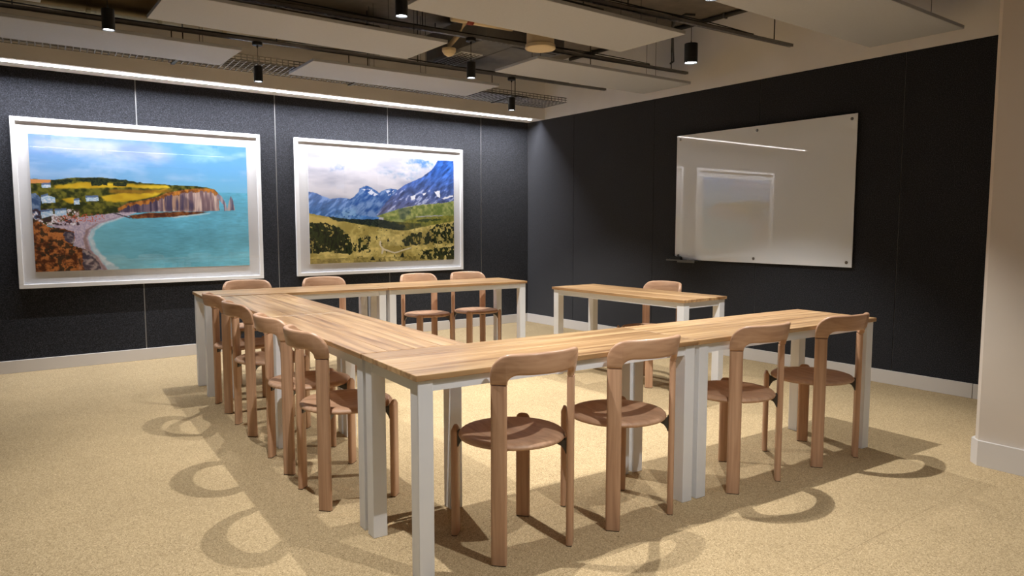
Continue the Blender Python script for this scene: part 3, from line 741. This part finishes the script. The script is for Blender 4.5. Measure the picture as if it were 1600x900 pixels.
# ---------------------------------------------------------------- things hung from the ceiling
ZP = 2.600
def raft(label, x0, x1, y0, y1, rz=0.0, ins=0.22, dy=0.20):
    cx, cy = (x0 + x1) / 2, (y0 + y1) / 2
    t = thing('acoustic_raft', label, 'ceiling panel', (cx, cy, ZP), rz, 'white acoustic rafts hung in rows')
    w, d = (x1 - x0) / 2, (y1 - y0) / 2
    box('panel', (-w, -d, 0), (w, d, 0.024), M['raft'], t, bevel=0.002)
    for sx in (-1, 1):
        for sy in (-1, 1):
            lx, ly = sx * (w - ins), sy * dy
            tube('wire', [(lx, ly, 0.024), (lx, ly, ZS - ZP)], 0.002, M['wire'], t, 6)
    return t
raft('white acoustic raft hung before the picture wall, over the sea cliff picture', -0.17, 1.705, 5.775, 6.41, dy=0.05)
raft('white acoustic raft hung before the picture wall, over the mountain picture', 2.285, 4.13, 5.755, 6.39, -0.03, 0.66, 0.05)
raft('white acoustic raft in the second row from the pictures, beside the golden duct', -1.45, 0.372, 4.66, 5.29)
raft('white acoustic raft over the connecting table row', 0.952, 2.862, 4.63, 5.265)
raft('white acoustic raft beside the beige drum speaker, towards the whiteboard wall', 3.705, 5.54, 4.58, 5.20, -0.03, dy=0.06)
raft('white acoustic raft over the table row facing the pictures', 2.185, 4.08, 3.415, 4.06, dy=0.10)
raft('white acoustic raft hung nearest the white pier', 3.635, 5.50, 2.175, 2.825)

# slotted channels that carry the pendants
def channel(label, p0, p1, rods, z=2.715):
    d = Vector((p1[0] - p0[0], p1[1] - p0[1], 0)); Lc = d.length; rz = math.atan2(d.y, d.x)
    t = thing('channel', label, 'ceiling rail', (p0[0], p0[1], z), rz, 'slotted steel ceiling channels')
    bm = bmesh.new(); w, h = 0.018, 0.022
    for s in (-1, 1):
        a, b = sorted((s * w, s * (w - 0.003))); add_box(bm, (0, a, 0), (Lc, b, h))
        a, b = sorted((s * w, s * (w - 0.013))); add_box(bm, (0, a, 0), (Lc, b, 0.003))
    k = 0.0
    while k < Lc - 0.03:
        add_box(bm, (k, -w + 0.012, 0), (k + 0.022, w - 0.012, 0.003)); k += 0.05
    obj('slotted_rail', bm_mesh(bm), M['galv'], t)
    for f in rods:
        gx, gy = p0[0] + d.x * f, p0[1] + d.y * f
        zz = ZS
        tube('hanger_rod', [(Lc * f, 0, 0.003), (Lc * f, 0, zz - z)], 0.005, M['wire'], t, 6)
    bm = bmesh.new(); rr = random.Random(int(Lc * 1000))
    for j in range(2):
        pts = []; off = rr.uniform(-0.012, 0.012); ph = rr.uniform(0, 6)
        for q in range(41):
            u = q / 40 * (Lc - 0.5); pts.append((u, off + 0.006 * math.sin(u * 3 + ph), h + 0.005 + 0.005 * j + 0.014 * max(0, math.sin(u * 2.1 + ph * 2))))
        add_tube(bm, pts, 0.004, 6)
    obj('cables', bm_mesh(bm), M['black'], t, smooth=True)
    return t
TF = ((-1.0, 1.000), (3.0, 0.800)); T0 = ((-1.0, 2.590), (3.55, 2.430)); T1 = ((-1.0, 3.800), (5.43, 3.440)); T2 = ((-1.5, 5.050), (5.585, 4.650)); T3 = ((-1.5, 6.080), (5.54, 5.730))
channel('slotted steel channel over the open floor beside the entrance strip', TF[0], TF[1], (0.1, 0.5, 0.9))
channel('slotted steel channel over the chairs of the row facing the pictures', T0[0], T0[1], (0.2, 0.5, 0.95))
channel('slotted steel channel over the inner edge of the row facing the pictures', T1[0], T1[1], (0.2, 0.45, 0.72, 0.965))
channel('slotted steel channel over the middle of the table square', T2[0], T2[1], (0.2, 0.42, 0.60, 0.97))
channel('slotted steel channel between the rafts closest to the pictures', T3[0], T3[1], (0.25, 0.5, 0.68, 0.97))
def on(T, x):
    f = (x - T[0][0]) / (T[1][0] - T[0][0]); return T[0][1] + f * (T[1][1] - T[0][1])

# pendant cans
def pendant(label, x, y, zb, r=0.035, hc=0.126, ztop=2.715, rose=True, gain=1.0):
    t = thing('pendant_light', label, 'lamp', (x, y, zb), 0, 'black cylinder pendant lights')
    can = lathe_mesh([(0, hc), (r * 0.5, hc), (r, hc - 0.004), (r, 0), (r - 0.003, 0), (r - 0.004, 0.010), (0, 0.0105)], 28)
    obj('can', can, M['black'], t, smooth=False)
    obj('lens', lathe_mesh([(0, 0.0098), (r - 0.0042, 0.0098), (r - 0.0045, 0.0070), (0, 0.0060)], 28), M['lens'], t)
    zr = ztop - zb
    tube('cord', [(0, 0, hc - 0.001), (0, 0, zr - 0.02)], 0.0022, M['wire'], t, 6)
    cap = obj('cord_grip', lathe_mesh([(0, hc + 0.018), (0.004, hc + 0.018), (0.006, hc), (0, hc)], 10), M['steel'], t)
    if rose:
        obj('rose', lathe_mesh([(0, zr), (0.040, zr), (0.040, zr - 0.022), (0.036, zr - 0.026), (0.008, zr - 0.028), (0.006, zr - 0.045), (0, zr - 0.045)], 24), M['black'], t)
    ld = bpy.data.lights.new('can_light', 'SPOT'); ld.energy = SPOT_W * gain; ld.spot_size = math.radians(100); ld.spot_blend = 0.5
    ld.shadow_soft_size = 0.012; ld.color = (1.0, 0.975, 0.94)
    lo_ = bpy.data.objects.new('can_light', ld); col.objects.link(lo_); lo_.parent = t; lo_.location = (0, 0, -0.004)
    return t
pendant('black pendant over aisle beside connecting row, before the sea cliff picture', 0.682, on(T2, 0.682), 2.410, gain=0.4)
pendant('black pendant nearest the sea cliff picture, over the connecting row', 1.866, on(T3, 1.866), 2.404, gain=0.8)
pendant('black pendant over the empty floor inside the table square', 3.170, on(T2, 3.170), 2.408)
pendant('black pendant nearest the black corner, before the mountain picture', 4.316, on(T3, 4.316), 2.396)
pendant('black wider pendant between the table rows nearest the whiteboard', 4.253, on(T1, 4.253), 2.440, 0.048, 0.142, rose=False)
pendant('black pendant over the inner corner where row facing pictures starts', 1.947, on(T1, 1.947), 2.410)
pendant('black pendant over the chairs of the row facing the pictures, towards whiteboard', 3.120, on(T0, 3.12), 2.425, gain=1.35)
pendant('black pendant over open floor between row facing pictures and entrance strip', 1.750, on(TF, 1.75), 2.425, gain=0.75)
pendant('black pendant over open floor outside the table corner', 0.850, on(T0, 0.85), 2.425, gain=1.05)

# wide mesh tray before the picture wall
t = thing('cable_tray', 'wide steel mesh cable tray running along the picture wall', 'cable tray', (-1.6, 6.57, 2.640), -0.0180)
Lc, w = 7.02, 0.22
bm = bmesh.new()
for s in (-1, 1):
    for zz in (0, 0.025, 0.05): add_tube(bm, [(0, s * w, zz), (Lc, s * w, zz)], 0.004, 5)
obj('side_rails', bm_mesh(bm), M['steel'], t)
bm = bmesh.new()
k = 0.0
while k < Lc + 0.01:
    add_tube(bm, [(k, -w, 0.05), (k, -w, 0), (k + 0.02, w, 0), (k + 0.02, w, 0.05)], 0.005, 4); k += 0.05
for yy in np.linspace(-w, w, 7)[1:-1]: add_tube(bm, [(0, yy, 0), (Lc, yy, 0)], 0.0035, 4)
tag(obj('mesh_wires', bm_mesh(bm), M['galv'], t), kind='stuff')
bm = bmesh.new(); rr = random.Random(4)
for j in range(8):
    y_ = rr.uniform(-0.17, 0.17); ph = rr.uniform(0, 6)
    add_tube(bm, [(u, y_ + 0.015 * math.sin(u * 1.3 + ph), 0.016) for u in np.linspace(0, Lc - 0.5, 30)], 0.009, 6)
obj('cables', bm_mesh(bm), M['darksteel'], t, smooth=True)
for u in (1.2, 3.0, 4.6, 6.3):
    for s in (-1, 1):
        tube('hanger_rod', [(u, s * w, 0), (u, s * w, ZS - 2.640)], 0.005, M['wire'], t, 6)
    box('cross_bar', (u - 0.015, -w - 0.01, -0.014), (u + 0.015, w + 0.01, -0.006), M['darksteel'], t)
# round duct in the open ceiling
t = thing('air_duct', 'round golden metal air duct hung above the cable tray', 'duct', (-3.0, 6.60, 3.03), -0.018)
LD = 6.2
bm = bmesh.new(); add_tube(bm, [(0, 0, 0), (LD, 0, 0)], 0.155, 32); obj('pipe', bm_mesh(bm), M['brassduct'], t, smooth=True)
for k in np.arange(0.25, LD, 0.5):
    bm = bmesh.new(); add_tube(bm, [(k, 0, 0), (k + 0.03, 0, 0)], 0.160, 32); obj('collar', bm_mesh(bm), M['brassduct'], t)
for k in (0.8, 2.6, 4.4): tube('hanger_rod', [(k, 0, 0.15), (k, 0, ZS - 3.03)], 0.006, M['wire'], t, 6)
# air unit with a perforated grille
t = thing('air_unit', 'grey metal air conditioning unit hung above the rafts', 'air conditioner', (4.00, 5.78, 2.860), -0.02)
box('casing', (-0.38, -0.58, 0), (0.50, 0.50, 0.26), M['galv'], t, bevel=0.008)
box('service_panel', (-0.05, -0.50, -0.006), (0.46, 0.10, -0.001), M['galv'], t)
gr = box('grille', (-0.34, -0.10, -0.010), (-0.10, 0.44, -0.001), M['white'], t)
bm = bmesh.new()
for i in range(5):
    for j in range(11): add_box(bm, (-0.325 + i * 0.045, -0.085 + j * 0.047, -0.0115), (-0.297 + i * 0.045, -0.055 + j * 0.047, -0.0102))
obj('slots', bm_mesh(bm), M['black'], gr)
for sx in (-0.3, 0.45):
    for sy in (-0.5, 0.45): tube('hanger_rod', [(sx, sy, 0.26), (sx, sy, ZS - 2.86)], 0.005, M['wire'], t, 6)
# drum speaker
t = thing('ceiling_speaker', 'beige drum shaped ceiling speaker between two acoustic rafts', 'speaker', (3.54, 4.38, 2.605))
obj('body', lathe_mesh([(0, 0.15), (0.098, 0.15), (0.104, 0.145), (0.108, 0.035), (0.116, 0.030), (0.118, 0.006), (0.113, 0.0), (0.107, 0.004), (0, 0.004)], 40), M['beige'], t)
obj('grille', lathe_mesh([(0, 0.002), (0.105, 0.002), (0.107, 0.0039), (0, 0.0039)], 40), M['beige'], t)
tube('hanger_rod', [(0, 0, 0.15), (0, 0, ZS - 2.605)], 0.006, M['wire'], t)
# sensor on a conduit arm
t = thing('ceiling_sensor', 'beige dome sensor on a slanted conduit arm beside raft', 'sensor', (3.18, 5.13, 2.640))
obj('dome', lathe_mesh([(0, 0), (0.022, 0.003), (0.042, 0.018), (0.054, 0.036), (0.057, 0.042), (0.057, 0.064), (0, 0.064)], 28), M['beige'], t, smooth=False)
tube('arm', [(0, 0, 0.060), (0.0, 0.0, 0.085), (0.06, -0.05, 0.17), (0.10, -0.09, 0.26), (0.10, -0.09, ZS - 2.64)], 0.020, M['beige'], t, 12)
# pipe run with a joint, above the middle channel
t = thing('pipe_run', 'beige pipe with a red joint above the middle channel', 'pipe', (3.30, 5.02, 2.93), -0.1)
tube('pipe', [(-0.15, 0, 0), (0.42, 0, 0)], 0.035, M['beige'], t, 14)
tube('joint', [(-0.02, 0, 0), (0.04, 0, 0)], 0.040, M['redpipe'], t, 14)
tube('hanger_rod', [(0.30, 0, 0.03), (0.30, 0, ZS - 2.93)], 0.005, M['wire'], t, 6)
# loose cable crossing from one channel to the next
tag(tube('loose_cable', [(4.29, on(T1, 4.29), 2.790), (4.25, 3.56, 2.80), (4.29, 3.70, 2.80), (4.50, 3.90, 2.795), (5.33, 4.60, 2.795), (5.36, on(T2, 5.36), 2.790)], 0.009, M['black'], None, 8),
    'loose black cable bridging two ceiling channels beside the wider pendant', 'cable')
# thin rail tucked above the raft over the front row
t = thing('conduit', 'thin dark steel conduit above the raft over the front row', 'conduit', (1.6, 3.74, 2.75), 0.0)
tube('pipe', [(0, 0, 0), (1.98, 0, 0)], 0.016, M['darksteel'], t, 10)
for k in (0.3, 1.0, 1.8): tube('hanger_rod', [(k, 0, 0), (k, 0, ZS - 2.75)], 0.004, M['wire'], t, 6)
# conduit where the slab meets the whiteboard wall
t = thing('conduit', 'dark conduit clipped where the concrete slab meets whiteboard wall', 'conduit', (XW - 0.030, 2.2, ZS - 0.03))
tube('pipe', [(0, 0, 0), (0, 4.3, 0)], 0.020, M['darksteel'], t, 10)
for k in np.arange(0.3, 4.2, 0.6): box('clip', (-0.022, k, -0.024), (0.026, k + 0.02, 0.026), M['steel'], t)
